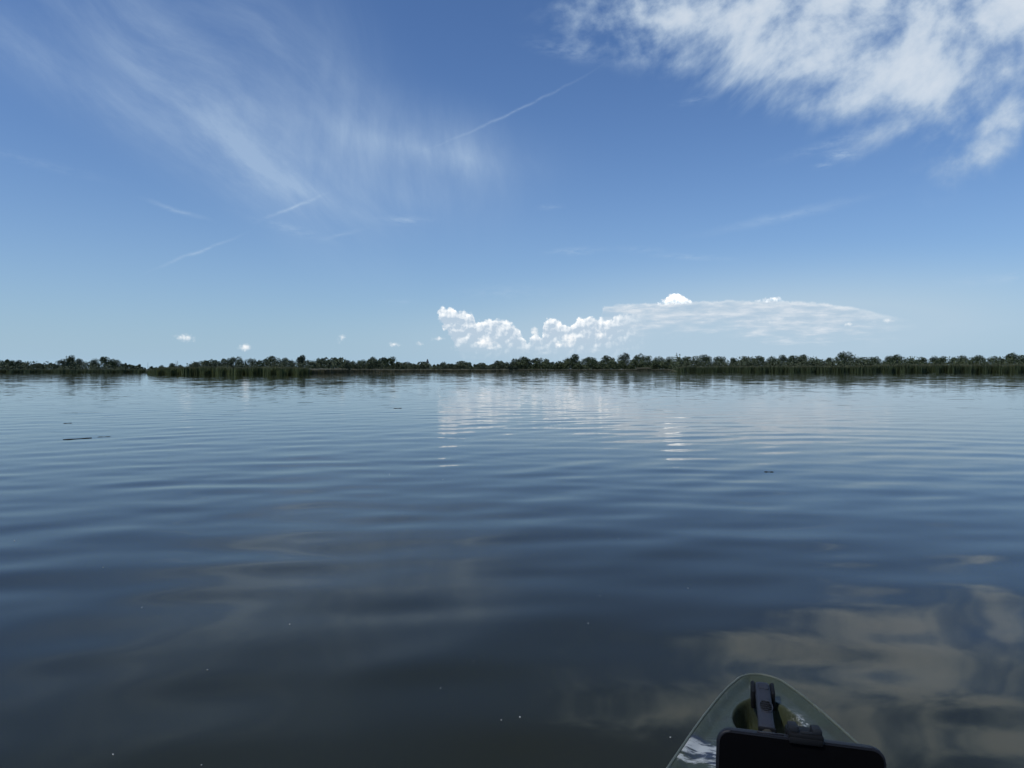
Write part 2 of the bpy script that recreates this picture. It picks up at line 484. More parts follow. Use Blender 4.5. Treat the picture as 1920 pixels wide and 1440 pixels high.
while rs[-1] < 7000:
    r = rs[-1]
    if r < 60: d = min(max(r * r / 650.0, 0.025), 0.13)
    elif r < 140: d = 0.13 * (r / 60.0) ** 1.6
    else: d = 0.55 * (r / 140.0) ** 3
    rs.append(r + d)
rs = np.array(rs)
an = [-math.pi]
while an[-1] < math.pi - 0.004:
    a = abs(an[-1])
    an.append(an[-1] + (0.0048 if a < 0.80 else min(0.0048 + (a - 0.80) * 0.06, 0.05)))
an[-1] = math.pi
an = np.array(an[:-1])
A_, R_ = np.meshgrid(an, rs)
X_ = R_ * np.sin(A_); Y_ = R_ * np.cos(A_)
Z_ = water_height(X_, Y_)
nr, na = X_.shape
V_ = np.stack([X_, Y_, Z_], -1).reshape(-1, 3)
idx = np.arange(nr * na).reshape(nr, na)
nx = np.roll(idx, -1, axis=1)
Fq = np.stack([idx[:-1], nx[:-1], nx[1:], idx[1:]], -1).reshape(-1, 4)[:, ::-1]
V_ = np.vstack([V_, [[0, 0, Z_[0].mean()]]])
water_me = new_mesh('water', V_, Fq, None, True)

WATER, b = principled('lake_water', rough=0.035, spec=0.5)
b.inputs['IOR'].default_value = 1.355
p = geo_pos(); x, y, z = xyz(p)
rr = E.math('SQRT', x * x + y * y)
# silt drifting just under the surface
silt = noise(vec(x * 0.55 + y * 0.25, y * 1.0 - x * 0.35, 1.7), 1.15, 5, 0.5, 0.25)
area = mx(gauss(x - 1.35, y - 2.2, 1.3, 0.85), gauss(x - 0.2, y - 1.55, 0.5, 0.35) * 0.45)
area2 = gauss(x - 4.0, y - 4.0, 3.5, 2.2) * 0.4
sm = sat(smooth(silt, 0.30, 0.72) * sat(area + area2))
bas = mixc(noise(vec(x, y, 0.0), 0.35, 3, 0.5), (0.0140, 0.0140, 0.0016), (0.0200, 0.0195, 0.0036))
setc(b, mixc(sm, bas, (0.019, 0.018, 0.007)))
# fine ripples as slope, finer and stronger out on the open lake
c1, c2, _ = xyz(noise(vec(x, y * 1.3, 0.0), 2.6, 3, 0.55, out='Color'))
c3_, c4_, _ = xyz(noise(vec(x * 0.5, y * 0.5, 7.0), 1.0, 2, 0.5, out='Color'))
patch = smooth(noise(vec(x * 0.02, y * 0.05, 3.0), 1.0, 3, 0.55), 0.35, 0.65, 0.35, 1.2)
amp = smooth(rr, 1.5, 30.0, 0.016, 0.050) * patch
sx = (c1 - 0.5) * amp + (c3_ - 0.5) * smooth(rr, 8.0, 60.0, 0.0, 0.030)
sy = (c2 - 0.5) * amp + (c4_ - 0.5) * smooth(rr, 8.0, 60.0, 0.0, 0.030)
ng = E.nt.nodes.new('ShaderNodeNewGeometry')
va = E.nt.nodes.new('ShaderNodeVectorMath'); va.operation = 'ADD'
E.nt.links.new(ng.outputs['Normal'], va.inputs[0]); E.nt.links.new(vec(sx, sy, 0.0).s, va.inputs[1])
vn = E.nt.nodes.new('ShaderNodeVectorMath'); vn.operation = 'NORMALIZE'
E.nt.links.new(va.outputs[0], vn.inputs[0])
E.nt.links.new(vn.outputs[0], b.inputs['Normal'])
water_me.materials.append(WATER)
water = tag(link('water', water_me), 'calm rippled lake water reaching to the far shore', 'water', kind='structure')

# ------------------------------------------------------------------ land behind the far shore
SH_X = [-900, 0, 262, 272, 277, 290, 560, 580, 640, 660, 760, 950, 966, 1255, 1272, 1440, 1625, 1920, 2800]
SH_Y = [170, 198, 200, 214, 146, 133, 133, 150, 200, 245, 262, 268, 480, 500, 245, 222, 209, 206, 200]
def shore(px): return np.interp(px, SH_X, SH_Y)
cols_px = np.unique(np.concatenate([np.linspace(-900, 2800, 320), np.array(SH_X)]))
gv, gf = [], []
lv = [(-1.5, -0.35), (0.3, 0.06), (3.0, 0.16), (12.0, 0.22), (60.0, 0.3), (400.0, 0.4), (2000.0, 0.5), (6500.0, 0.5)]
for cpx in cols_px:
    s = shore(cpx) + 1.2 * math.sin(cpx * 0.21) + 0.7 * math.sin(cpx * 0.083)
    for off, zz in lv:
        Yd = s + off
        gv.append((ground_xy(cpx, Yd), Yd, zz))
n = len(lv)
for i in range(len(cols_px) - 1):
    for j in range(n - 1):
        gf.append((i * n + j, (i + 1) * n + j, (i + 1) * n + j + 1, i * n + j + 1))
tag(link('ground', new_mesh('ground', gv, gf, GROUND, True)), 'low marshy land behind the reeds of the far shore', 'land', kind='structure')

# ------------------------------------------------------------------ reed beds
def reed_bed(label, x0, x1, depth, dens, height, mat, width=0.07, tip_in=0, tip_out=0, hump=0.12, seed=1, offset=0.0):
    g = np.random.default_rng(seed)
    Ym = shore(0.5 * (x0 + x1))
    L = (x1 - x0) / F * Ym
    N = int(L * depth * dens)
    px = g.uniform(x0, x1, N); dd = depth * g.uniform(0, 1, N) ** 1.5
    Yd = shore(px) + 1.2 * np.sin(px * 0.21) + 0.7 * np.sin(px * 0.083) + offset + dd + g.normal(0, 0.3, N) - 0.8
    X = (px - 960) / F * Yd
    hgt = np.interp(px, *height) if isinstance(height, tuple) else np.full(N, height)
    h = hgt * g.normal(0.93, 0.09, N) * (1 + hump * (np.sin(X * 0.55 + seed) * 0.5 + np.sin(X * 1.9 + 2.2 * seed) * 0.3 + np.sin(X * 0.17) * 0.5))
    if tip_in: h *= np.clip((px - x0) / tip_in, 0.25, 1) ** 0.6
    if tip_out: h *= np.clip((x1 - px) / tip_out, 0.2, 1) ** 0.6
    w = width * g.uniform(0.6, 1.4, N)
    lx, ly = g.normal(0, 0.09, N) * h, g.normal(0, 0.09, N) * h
    th = g.uniform(-0.9, 0.9, N)
    wx_, wy_ = np.cos(th) * w, np.sin(th) * w
    b0 = np.stack([X - wx_, Yd - wy_, np.full(N, -0.1)], -1); b1 = np.stack([X + wx_, Yd + wy_, np.full(N, -0.1)], -1)
    m0 = np.stack([X - wx_ * .9 + lx * .35, Yd - wy_ * .9 + ly * .35, h * .62], -1); m1_ = np.stack([X + wx_ * .9 + lx * .35, Yd + wy_ * .9 + ly * .35, h * .62], -1)
    t = np.stack([X + lx, Yd + ly, h], -1)
    V = np.stack([b0, b1, m0, m1_, t], 1).reshape(-1, 3)
    i = np.arange(N)[:, None] * 5
    Fc = np.concatenate([i + [[0, 1, 3]], i + [[0, 3, 2]], i + [[2, 3, 4]]], 0)
    al = np.tile(np.array([0, 0, .62, .62, 1.0]), N)
    return tag(link('reed_bed', new_mesh('reed_bed', V, Fc, mat, False, al)), label, 'reeds', kind='stuff')
reed_bed('low dark reed fringe along the far left shore', -250, 276, 5, 26, 1.0, REED_D, seed=1, tip_out=6)
reed_bed('green reed point jutting into the lake, left of centre', 276, 585, 12, 26, ([276, 300, 330, 560, 585], [0.7, 1.25, 1.35, 1.5, 1.2]), REED_G, seed=2)
reed_bed('pale dry reed fringe between the reed point and the tower', 580, 775, 5, 26, ([580, 640, 775], [1.2, 1.15, 0.95]), REED_T, seed=3)
reed_bed('long pale dry reed strip under the small tower', 770, 962, 5, 30, ([770, 962], [0.95, 1.0]), REED_T, seed=4, hump=0.03)
reed_bed('low pale reed line below the tall central trees', 958, 1262, 4, 26, ([958, 1262], [0.75, 0.85]), REED_T, seed=5, width=0.12)
reed_bed('short tan reed clump before the tall central trees', 1194, 1220, 4, 36, 1.9, REED_T, seed=6, width=0.12, offset=-5, hump=0.04)
reed_bed('even reed belt with pale tips right of centre', 1268, 1625, 9, 26, ([1268, 1290, 1450, 1625], [1.6, 2.0, 1.95, 2.05]), REED_D, seed=7, hump=0.05)
reed_bed('tall dark reed belt at the far right shore', 1610, 2250, 9, 26, ([1610, 1650, 1800, 2250], [2.0, 2.3, 2.4, 2.4]), REED_D, seed=8, hump=0.05)

# ------------------------------------------------------------------ foliage
def leaf_quads(cen, size, g, flat=0.0):
    N = len(cen)
    nrm = g.normal(size=(N, 3)); nrm[:, 2] += flat; nrm /= np.linalg.norm(nrm, axis=1)[:, None]
    a = np.cross(nrm, g.normal(size=(N, 3))); a /= np.linalg.norm(a, axis=1)[:, None]
    c = np.cross(nrm, a)
    s = (size * g.uniform(0.6, 1.35, N))[:, None]
    V = np.stack([cen - a * s, cen + c * s * .7, cen + a * s, cen - c * s * .7], 1).reshape(-1, 3)
    Fc = np.arange(N * 4).reshape(-1, 4)
    return V, Fc
def undergrowth(label, x0, x1, back, topfn, seed, count):
    g = np.random.default_rng(seed)
    px = g.uniform(x0, x1, count)
    Yd = shore(px) + back + g.uniform(0, 14, count)
    X = (px - 960) / F * Yd
    lump = 0.72 + 0.26 * np.sin(X * 0.8 + seed) + 0.2 * np.sin(X * 0.37 + 1.7 * seed) + 0.16 * np.sin(X * 1.9 + Yd * 0.7)
    top = np.interp(px, *topfn) * np.clip(lump, 0.25, 1.15)
    zz = top * g.uniform(0.0, 1, count) ** .8
    V, Fc = leaf_quads(np.stack([X, Yd, zz + 0.1], -1), np.full(count, 0.22) * Yd / 200, g, 0.3)
    return tag(link('undergrowth', new_mesh('undergrowth', V, Fc, BRUSH)), label, 'bushes', kind='stuff')
undergrowth('low grey green scrub under the far left trees', -220, 274, 8, ([-220, 110, 225, 274], [3.0, 2.8, 2.4, 1.2]), 3, 9000)
undergrowth('scrub on the reed point at the foot of its trees', 276, 600, 14, ([276, 330, 420, 600], [0.9, 1.8, 2.6, 2.7]), 4, 11000)
undergrowth('scrub behind the dry reeds left of the tower', 585, 775, 7, ([585, 650, 755, 775], [3.3, 3.9, 4.0, 2.9]), 5, 9000)
undergrowth('long low scrub line below the small tower', 760, 975, 30, ([760, 975], [3.6, 3.9]), 6, 9000)
undergrowth('thick scrub below the tall central trees', 955, 1275, 12, ([955, 1275], [7.0, 7.2]), 7, 14000)
undergrowth('scrub behind the reed belt right of centre', 1262, 1640, 25, ([1262, 1420, 1640], [5.3, 4.8, 4.3]), 8, 15000)
undergrowth('scrub behind the tall reeds at the far right', 1625, 2200, 25, ([1625, 2200], [4.4, 4.6]), 9, 16000)

def trunk_mesh(h, r, g, lean=(0, 0), limbs=5):
    bm = bmesh.new()
    def p(t): return Vector((lean[0] * t + 0.03 * h * math.sin(t * 5 + r * 30), lean[1] * t, h * t))
    add_tube(bm, [p(t) for t in (0, .12, .35, .6, .85)], [r * 1.35, r, r * .8, r * .5, r * .2], 6)
    for k in range(limbs):
        t0 = g.uniform(.22, .62); a = k * 2.4 + g.uniform(0, 1); L = h * g.uniform(.2, .34)
        s = p(t0); d = Vector((math.cos(a), math.sin(a), g.uniform(.6, 1.2))).normalized()
        add_tube(bm, [s, s + d * L * .5 + Vector((0, 0, .02 * h)), s + d * L + Vector((0, 0, .08 * h))], [r * .45, r * .3, r * .1], 5)
    return bm
def tree(px, ytop, wpx, Y, label, form='round', group=None, dens=1.0, lean=0.0):
    g = np.random.default_rng(int(px * 13 + ytop))
    Hh = height_at(ytop, Y) - 0.15; W = wpx / F * Y
    root = empty('tree', (ground_xy(px, Y), Y, 0.15))
    tag(root, label, 'tree', group)
    low = {'round': .06, 'dome': .04, 'tall': .08, 'stem': .36, 'slim': .18, 'bush': .02}[form]
    nl = {'round': 24, 'dome': 34, 'tall': 26, 'stem': 15, 'slim': 17, 'bush': 16}[form]
    cen, rad = [], []
    B = min(Hh, W)
    for k in range(nl):
        t = (k + g.uniform(0, 1)) / nl                      # spread the boughs from foot to top
        zc = low + (1 - low) * t
        if form == 'dome': env = math.sqrt(max(0.03, 1 - (max(t - .30, 0) / .74) ** 2))
        elif form == 'tall': env = 1.0 if t < .35 else 1.0 - .62 * ((t - .35) / .65)
        elif form == 'stem': env = max(.35, 1.0 - abs(t - .58) * 1.3)
        elif form == 'slim': env = .8
        else: env = 1.0 if t < .4 else math.sqrt(max(.04, 1 - ((t - .4) / .68) ** 2))
        r_ = B * (g.uniform(.24, .34) if form == 'slim' else g.uniform(.13, .21))
        a = g.uniform(0, 6.283); ro = g.uniform(.35, 1) ** .6
        cen.append((math.cos(a) * ro * max(0, W * .5 * env - r_ * .6), math.sin(a) * ro * max(0, W * .4 * env - r_ * .6), zc * Hh))
        rad.append(r_)
    cen = np.array(cen); rad = np.array(rad)
    mxz = (cen[:, 2] + rad * .85).max(); cen[:, 2] *= Hh / mxz
    cen[:, 0] += lean * cen[:, 2]
    N = int(4200 * dens)
    wgt = rad ** 2; pick = g.choice(nl, N, p=wgt / wgt.sum())
    d = g.normal(size=(N, 3)); d /= np.linalg.norm(d, axis=1)[:, None]
    q = g.uniform(.2, 1, N) ** .45
    c = cen[pick] + d * (rad[pick] * q * g.uniform(.9, 1.06, N))[:, None] * [1.15, 1.1, .95]
    ncore = N // 5                                            # leaves of the inner boughs
    t = g.uniform(low + .05, .8, ncore)
    c[:ncore] = np.stack([g.normal(0, .17, ncore) * W, g.normal(0, .15, ncore) * W, t * Hh], -1) * [1, 1, 1]
    c[:ncore, 0] *= (1.15 - t * .7); c[:ncore, 0] += lean * c[:ncore, 2]
    c[:, 2] = np.maximum(c[:, 2], .05 * Hh)
    V, Fc = leaf_quads(c, np.full(N, .0245 * max(Hh, W * .8)), g, .25)
    link('crown', new_mesh('crown', V, Fc, LEAF), root)
    bm_link('trunk', trunk_mesh(Hh * .85, .022 * Hh + .03, g, (lean * Hh * .8, 0)), BARK, root)
    return root

LS, PN, MD, CN, RT = 'trees on the far left shore', 'trees on the reed point', 'low trees by the tower', 'tall trees of the central shore', 'trees behind the right reed belt'
T = [
 (-40, 672, 60, 226, 'tree cut by the left edge of the picture', 'round', LS),
 (10, 674, 34, 222, 'leftmost low rounded tree on the far left shore', 'round', LS),
 (30, 675, 26, 226, 'second low rounded tree from the left edge', 'round', LS),
 (49, 679, 26, 220, 'small flat bush tree, third from the left edge', 'bush', LS),
 (70, 681, 28, 222, 'low bush tree left of the gap on the left shore', 'bush', LS),
 (96, 681, 26, 224, 'low bush tree just left of the tallest left shore tree', 'bush', LS),
 (118, 673, 24, 218, 'left shoulder tree leaning on the tallest left shore tree', 'round', LS),
 (132, 666, 26, 220, 'tallest tree of the far left shore, dark narrow crown', 'tall', LS),
 (152, 672, 24, 224, 'dark rounded tree right of the tallest left shore tree', 'round', LS),
 (177, 673, 15, 222, 'slim open tree standing in the gap on the left shore', 'slim', LS),
 (200, 668.5, 32, 220, 'broad tall tree, right one of the two big left shore trees', 'round', LS),
 (219, 674, 18, 224, 'small tree on the right flank of the broad left tree', 'round', LS),
 (238, 681, 26, 222, 'low rounded bush tree sloping down from the left trees', 'bush', LS),
 (258, 683, 22, 220, 'last low bush tree before the reed point', 'bush', LS),
 (287, 686.5, 14, 200, 'tiny bush at the tip of the reed point', 'bush', PN),
 (304, 684.5, 12, 196, 'second tiny bush from the tip of the reed point', 'bush', PN),
 (323, 680.5, 13, 180, 'small round bush left of the bare dead tree', 'round', PN),
 (341, 684, 14, 182, 'small bush right of the bare dead tree', 'bush', PN),
 (362, 679, 26, 180, 'low sloping tree where the reed point wood begins', 'bush', PN),
 (380, 676, 28, 178, 'second tree of the rising reed point wood', 'round', PN),
 (402, 674, 30, 180, 'third tree of the rising reed point wood', 'round', PN),
 (425, 671, 30, 178, 'fourth, higher tree of the reed point wood', 'round', PN),
 (447, 669, 34, 182, 'broad highest tree in the left half of the reed point wood', 'round', PN),
 (472, 672, 26, 178, 'tree right of the highest left reed point tree', 'round', PN),
 (491, 675, 24, 176, 'lower tree in the dip of the reed point wood', 'round', PN),
 (513, 667.5, 36, 182, 'broad grey green tree with feathery top on the reed point', 'dome', PN),
 (541, 670.5, 28, 180, 'tree left of the bright gap in the reed point wood', 'round', PN),
 (566, 666, 19, 190, 'stand-alone top-heavy tree right of the bright gap', 'stem', PN),
 (583, 676, 22, 206, 'low tree right of the stand-alone top-heavy tree', 'round', PN),
 (601, 671.5, 32, 215, 'rounded tree starting the dense wood right of the reed point', 'round', PN),
 (632, 672.5, 38, 228, 'wide even tree in the dense wood right of the reed point', 'dome', PN),
 (658, 675.5, 26, 255, 'low tree in the middle of the dense wood', 'round', PN),
 (679, 674, 24, 268, 'tree left of the two darkest trees of the dense wood', 'round', PN),
 (697, 669, 24, 275, 'left one of the two darkest trees of the dense wood', 'tall', PN),
 (728, 669, 50, 278, 'broad dark tree that ends the dense wood abruptly', 'dome', PN),
 (765, 680, 28, 310, 'low rounded tree right of the dense wood', 'bush', MD),
 (787, 682.5, 24, 318, 'low bush tree just left of the small tower', 'bush', MD),
 (815, 683, 24, 320, 'low bush tree just right of the small tower', 'bush', MD),
 (842, 682, 30, 322, 'low tree, second to the right of the tower', 'bush', MD),
 (874, 679, 26, 326, 'slightly raised tree midway between tower and central trees', 'round', MD),
 (902, 681.5, 34, 324, 'low wide bush tree right of the raised midway tree', 'bush', MD),
 (934, 681.5, 34, 328, 'low wide bush tree next to the central trees', 'bush', MD),
 (955, 679, 24, 330, 'small tree at the left end of the central trees', 'round', MD),
 (978, 669, 38, 545, 'leftmost broad rounded tree of the central shore', 'dome', CN),
 (1010, 671.5, 34, 550, 'second broad rounded tree of the central shore', 'dome', CN),
 (1043, 677.5, 32, 545, 'low tree in the first dip of the central shore', 'round', CN),
 (1062, 671.5, 16, 560, 'slim tree left of the spiky-topped central tree', 'slim', CN),
 (1078, 664, 22, 548, 'spiky-topped tree of the central shore', 'tall', CN),
 (1104, 669.5, 36, 552, 'rounded tree right of the spiky-topped tree', 'dome', CN),
 (1140, 667, 34, 548, 'pointed tree left of the tallest central pair', 'tall', CN),
 (1170, 662, 30, 555, 'left tree of the tallest central pair', 'tall', CN),
 (1203, 663.5, 36, 550, 'right tree of the tallest central pair', 'round', CN),
 (1235, 668, 24, 552, 'tree just right of the tallest central pair', 'round', CN),
 (1256, 669, 15, 556, 'slim forked tree standing in the notch', 'slim', CN),
 (1284, 668.5, 34, 345, 'grey green tree right of the slim forked tree', 'dome', RT),
 (1319, 664.5, 32, 350, 'tall dark tree above the start of the reed belt', 'round', RT),
 (1348, 667.5, 30, 345, 'rounded tree right of the tall dark reed belt tree', 'round', RT),
 (1375, 670.5, 11, 352, 'tiny round treetop peeping over the notch', 'slim', RT),
 (1393, 670, 28, 340, 'tree right of the tiny round treetop', 'round', RT),
 (1422, 668, 36, 344, 'broad level tree, first of the right woods', 'round', RT),
 (1450, 668, 24, 325, 'level tree, second of the right woods', 'round', RT),
 (1470, 665.5, 26, 318, 'higher tree, third of the right woods', 'round', RT),
 (1488, 666, 22, 322, 'fourth tree of the right woods, rounded top', 'round', RT),
 (1505, 664.5, 20, 318, 'pointed fifth tree of the right woods', 'tall', RT),
 (1528, 671.5, 32, 312, 'low tree sloping down left of the big dome tree', 'bush', RT),
 (1555, 670, 15, 300, 'small round tree beside the big dome tree', 'round', RT),
 (1585, 659.5, 41, 300, 'big dark dome-shaped tree, highest on the right shore', 'dome', RT),
 (1617, 670, 30, 296, 'low tree right of the big dome tree', 'round', RT),
 (1643, 668.5, 28, 298, 'second low tree right of the big dome tree', 'round', RT),
 (1666, 667.5, 18, 296, 'tree leaning on the greyish rounded right tree', 'round', RT),
 (1682, 664, 22, 300, 'greyish rounded tree right of the big dome tree', 'dome', RT),
 (1704, 671.5, 20, 294, 'low tree right of the greyish rounded tree', 'bush', RT),
 (1722, 669.5, 30, 292, 'even low tree in the right woods', 'round', RT),
 (1749, 667.5, 22, 290, 'dark tree, left one of a pair in the right woods', 'round', RT),
 (1766, 668, 20, 292, 'dark tree, right one of a pair in the right woods', 'round', RT),
 (1787, 670, 18, 290, 'small tree after the dark pair in the right woods', 'round', RT),
 (1805, 666.5, 22, 288, 'tree left of the wide tree near the right edge', 'round', RT),
 (1832, 665.5, 36, 290, 'wide tree near the right edge', 'dome', RT),
 (1861, 667.5, 24, 288, 'tree right of the wide tree near the right edge', 'round', RT),
 (1876, 670, 14, 292, 'small tree left of the last big tree', 'bush', RT),
 (1903, 661.5, 44, 286, 'last big rounded tree at the right edge', 'dome', RT),
 (1950, 666, 50, 288, 'tree beyond the right edge', 'round', RT),
]
for px, yt, w, Yd, lab, form, grp in T:
    tree(px, yt, w * 1.28, Yd, lab, form, grp)

# bare dead tree on the reed point
dt = tag(empty('dead_tree', (ground_xy(332, 178), 178, 0.15)), 'bare grey dead tree rising above the reed point', 'tree')
bm = bmesh.new(); hh = height_at(676.5, 178)
add_tube(bm, [(0, 0, 0), (.02, 0, hh * .35), (-.05, 0, hh * .6)], [.07, .05, .04], 6)
bm_link('trunk', bm, DEAD, dt)
for a, b_ in (((-.03, 0, hh * .5), (-.3, .05, hh * .98)), ((-.05, 0, hh * .6), (.2, -.05, hh)), ((-.04, 0, hh * .55), (.32, .1, hh * .85)), ((-.03, 0, hh * .45), (-.38, 0, hh * .8)), ((.05, 0, hh * .7), (.02, .1, hh * .95))):
    bm = bmesh.new(); m_ = Vector(a).lerp(Vector(b_), .5) + Vector((.04 * (1 if b_[0] > 0 else -1), 0, -.05))
    add_tube(bm, [a, m_, b_], [.035, .028, .012], 5)
    bm_link('branch', bm, DEAD, dt)

# small tower with a steep dark roof beyond the scrub
TY = 470.0
tw = tag(empty('lookout_tower', (ground_xy(801.6, TY), TY, 0.3)), 'small pale tower with a steep dark pointed roof above the scrub', 'tower')
ROOF, bb = principled('dark_shingle', (0.035, 0.04, 0.05), 0.8)
setc(bb, mixc(noise(geo_pos(), 2.0, 3, 0.6), (0.028, 0.033, 0.042), (0.055, 0.058, 0.066)))
PALE, bb = principled('pale_boards', (0.4, 0.4, 0.4), 0.8)
setc(bb, mixc(noise(geo_pos(), 1.5, 3, 0.6), (0.30, 0.31, 0.32), (0.44, 0.44, 0.43)))
ze, zt = height_at(680.7, TY) - .3, height_at(673.3, TY) - .3
bm = bmesh.new()
def frustum(bm, z0, w0, z1, w1):
    v = [bm.verts.new((sx_ * w, sy_ * w, z_)) for z_, w in ((z0, w0), (z1, w1)) for sx_, sy_ in ((-1, -1), (1, -1), (1, 1), (-1, 1))]
    for i in range(4): bm.faces.new((v[i], v[(i + 1) % 4], v[4 + (i + 1) % 4], v[4 + i]))
    bm.faces.new(v[3::-1]); bm.faces.new(v[4:])
frustum(bm, 0, .85, ze - .02, .62)
bm_link('wall', bm, PALE, tw, smooth_shade=False)
bm = bmesh.new(); frustum(bm, ze, 1.3, ze + .16, 1.15)
bm_link('eave', bm, ROOF, tw, smooth_shade=False)
bm = bmesh.new(); frustum(bm, ze + .16, .98, zt - .25, .34); frustum(bm, zt - .247, .33, zt, .08)
rf = bm_link('roof', bm, ROOF, tw, smooth_shade=False)
bm = bmesh.new(); add_tube(bm, [(0, 0, zt - .02), (0, 0, zt + .5)], [.05, .02], 6)
bm_link('finial', bm, ROOF, rf)
bm = bmesh.new(); add_box(bm, (0, -.705, ze - 1.0), (.34, .06, .7))
bm_link('window', bm, ROOF, tw, smooth_shade=False)
mast = tag(empty('mast', (ground_xy(277.5, 400), 400, 0.3)), 'thin grey pole far behind the tip of the reed point', 'pole')
bm = bmesh.new(); add_tube(bm, [(0, 0, 0), (0, 0, height_at(680, 400))], [.11, .05], 6)
bm_link('pole', bm, DEAD, mast)

# ------------------------------------------------------------------ kayak
BOW = Vector((0.565, 1.603, 0.0))
HEAD = math.atan2(0.233, 0.972)          # heading to the right of +Y
kay = tag(empty('kayak', (BOW.x, BOW.y, 0.0), -HEAD), 'olive green sit-on-top kayak with camouflage blotches, bow pointing away', 'kayak')
# local frame: +Y forward, bow tip at y = 0, deck runs to y = -3.2
def half_w(s):
    if s < .035: return math.sqrt(max(.0878 * s - s * s, 0.0)) * (1.0 + 4.66 * s)
    return float(np.interp(s, [0, .012, .035, .083, .155, .2325, .433, .75, 1.1, 1.6, 2.1, 2.6, 3.0, 3.15, 3.2], [0.0, .030, .050, .0745, .103, .131, .198, .285, .345, .375, .36, .29, .16, .07, 0.0]))
def deck_z(s):
    return float(np.interp(s, [0, .3, .6, 1.0, 1.6, 2.4, 3.2], [.294, .294, .284, .265, .25, .26, .29]))
def sstep(a, b, v):
    t = min(max((v - a) / (b - a), 0), 1); return t * t * (3 - 2 * t)
def well_q(s, u):                          # egg-shaped bow well, <1 inside
    cs, hs = .213, .097
    ws = .064 * (1.0 + 1.2 * (s - cs))
    return math.sqrt(((s - cs) / hs) ** 2 + ((u + .009) / ws) ** 2)
def deck_h(s, lat):
    hw = max(half_w(s), 1e-4); e = abs(lat) / hw
    edge = min(hw - abs(lat), s * .8)
    z = deck_z(s)
    z += .010 * (1 - sstep(.004, .030, edge))                # raised rim
    z += .012 * (1 - e * e) * sstep(.0, .4, s)                # crown
    q = well_q(s, lat)
    z -= .058 * (1 - sstep(.90, 1.0, q))                      # bow well
    z += .004 * math.exp(-((q - 1.06) / .05) ** 2)            # lip of the well
    ck = math.hypot(max(abs(s - 1.75) - .50, 0) / .14, abs(lat) / .27)   # cockpit
    z -= .15 * (1 - sstep(.72, 1.0, ck))
    z += .015 * math.sin(min(max((s - .50) / .25, 0), 1) * math.pi) * (1 - sstep(.3, .75, e))    # console hump before the cockpit
    return z
ss = np.concatenate([.035 * (1 - np.cos(np.linspace(0, math.pi / 2, 12)))[:-1], np.arange(.035, .62, .006), np.arange(.62, 3.18, .02), [3.18, 3.2]])
us = np.sin(np.linspace(-1, 1, 81) * math.pi / 2)
dv = []
for s in ss:
    hw = max(half_w(s), .002)
    for u in us:
        dv.append((u * hw, -s, deck_h(s, u * hw)))
ni, nj = len(ss), len(us)
ii = np.arange(ni * nj).reshape(ni, nj)
df = np.stack([ii[:-1, :-1], ii[1:, :-1], ii[1:, 1:], ii[:-1, 1:]], -1).reshape(-1, 4)

DECK, b = principled('kayak_plastic', rough=0.42, spec=0.4)
p = obj_pos(); x, y, z = xyz(p)
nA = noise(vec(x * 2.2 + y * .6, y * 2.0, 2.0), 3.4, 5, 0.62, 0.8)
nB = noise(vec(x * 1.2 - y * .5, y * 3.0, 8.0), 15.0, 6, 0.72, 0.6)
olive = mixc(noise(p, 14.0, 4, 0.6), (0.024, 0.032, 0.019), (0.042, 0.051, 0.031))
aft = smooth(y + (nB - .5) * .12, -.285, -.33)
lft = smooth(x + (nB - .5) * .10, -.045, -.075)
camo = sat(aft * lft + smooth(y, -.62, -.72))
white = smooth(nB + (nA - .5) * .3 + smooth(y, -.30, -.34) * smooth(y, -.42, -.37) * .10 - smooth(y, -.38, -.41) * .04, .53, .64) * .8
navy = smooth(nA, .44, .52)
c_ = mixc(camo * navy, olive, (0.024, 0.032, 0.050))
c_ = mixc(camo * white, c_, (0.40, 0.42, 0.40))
scr = smooth(noise(vec(x * 90.0, y * 14.0, 3.0), 1.0, 3, 0.7), .66, .76) * .35
c_ = mixc(scr * (1.0 - camo), c_, (0.20, 0.21, 0.18))
scr2 = smooth(noise(vec(x * 22.0 + y * 30.0, y * 70.0 - x * 60.0, 5.0), 1.0, 3, 0.75), .67, .74) * .5
c_ = mixc(scr2 * (1.0 - camo), c_, (0.16, 0.17, 0.145))
mud = smooth(noise(vec(x, y, 1.0), 11.0, 6, 0.68), .50, .68) * .55
c_ = mixc(mud * (1.0 - camo), c_, (0.030, 0.030, 0.020))
# darker, yellower olive on the floor of the well
wl_ = smooth(E.math('SQRT', ((y + .213) * (1 / .097)) ** 2.0 + ((x + .009) * (1 / .064)) ** 2.0), 1.0, .86)
c_ = mixc(wl_ * .85, c_, mixc(noise(p, 30.0, 4, 0.6), (0.022, 0.027, 0.009), (0.038, 0.043, 0.016)))
# wet glint on the well's right rim, painted in as pale flecks
sc = gauss((x - .062) * 1.0 + (y + .20) * .25, y + .20, .010, .040) * smooth(noise(p, 160.0, 3, 0.7), .47, .62)
c_ = mixc(sc, c_, (0.42, 0.43, 0.40))
drip = smooth(noise(vec(x * 130.0, y * 16.0, 11.0), 1.0, 2, 0.5), .60, .72) * smooth(noise(p, 7.0, 3, 0.6), .45, .62) * .45
c_ = mixc(drip * (1.0 - camo), c_, (0.15, 0.155, 0.13))
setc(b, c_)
rgh = noise(p, 45.0, 3, 0.6) * 0.3 + 0.28
E.nt.links.new(rgh.s, b.inputs['Roughness'])
bu = E.nt.nodes.new('ShaderNodeBump'); bu.inputs['Strength'].default_value = 0.25; bu.inputs['Distance'].default_value = 0.002
E.nt.links.new(noise(p, 120.0, 4, 0.6).s, bu.inputs['Height']); E.nt.links.new(bu.outputs[0], b.inputs['Normal'])
link('deck', new_mesh('deck', dv, df, DECK, True), kay)
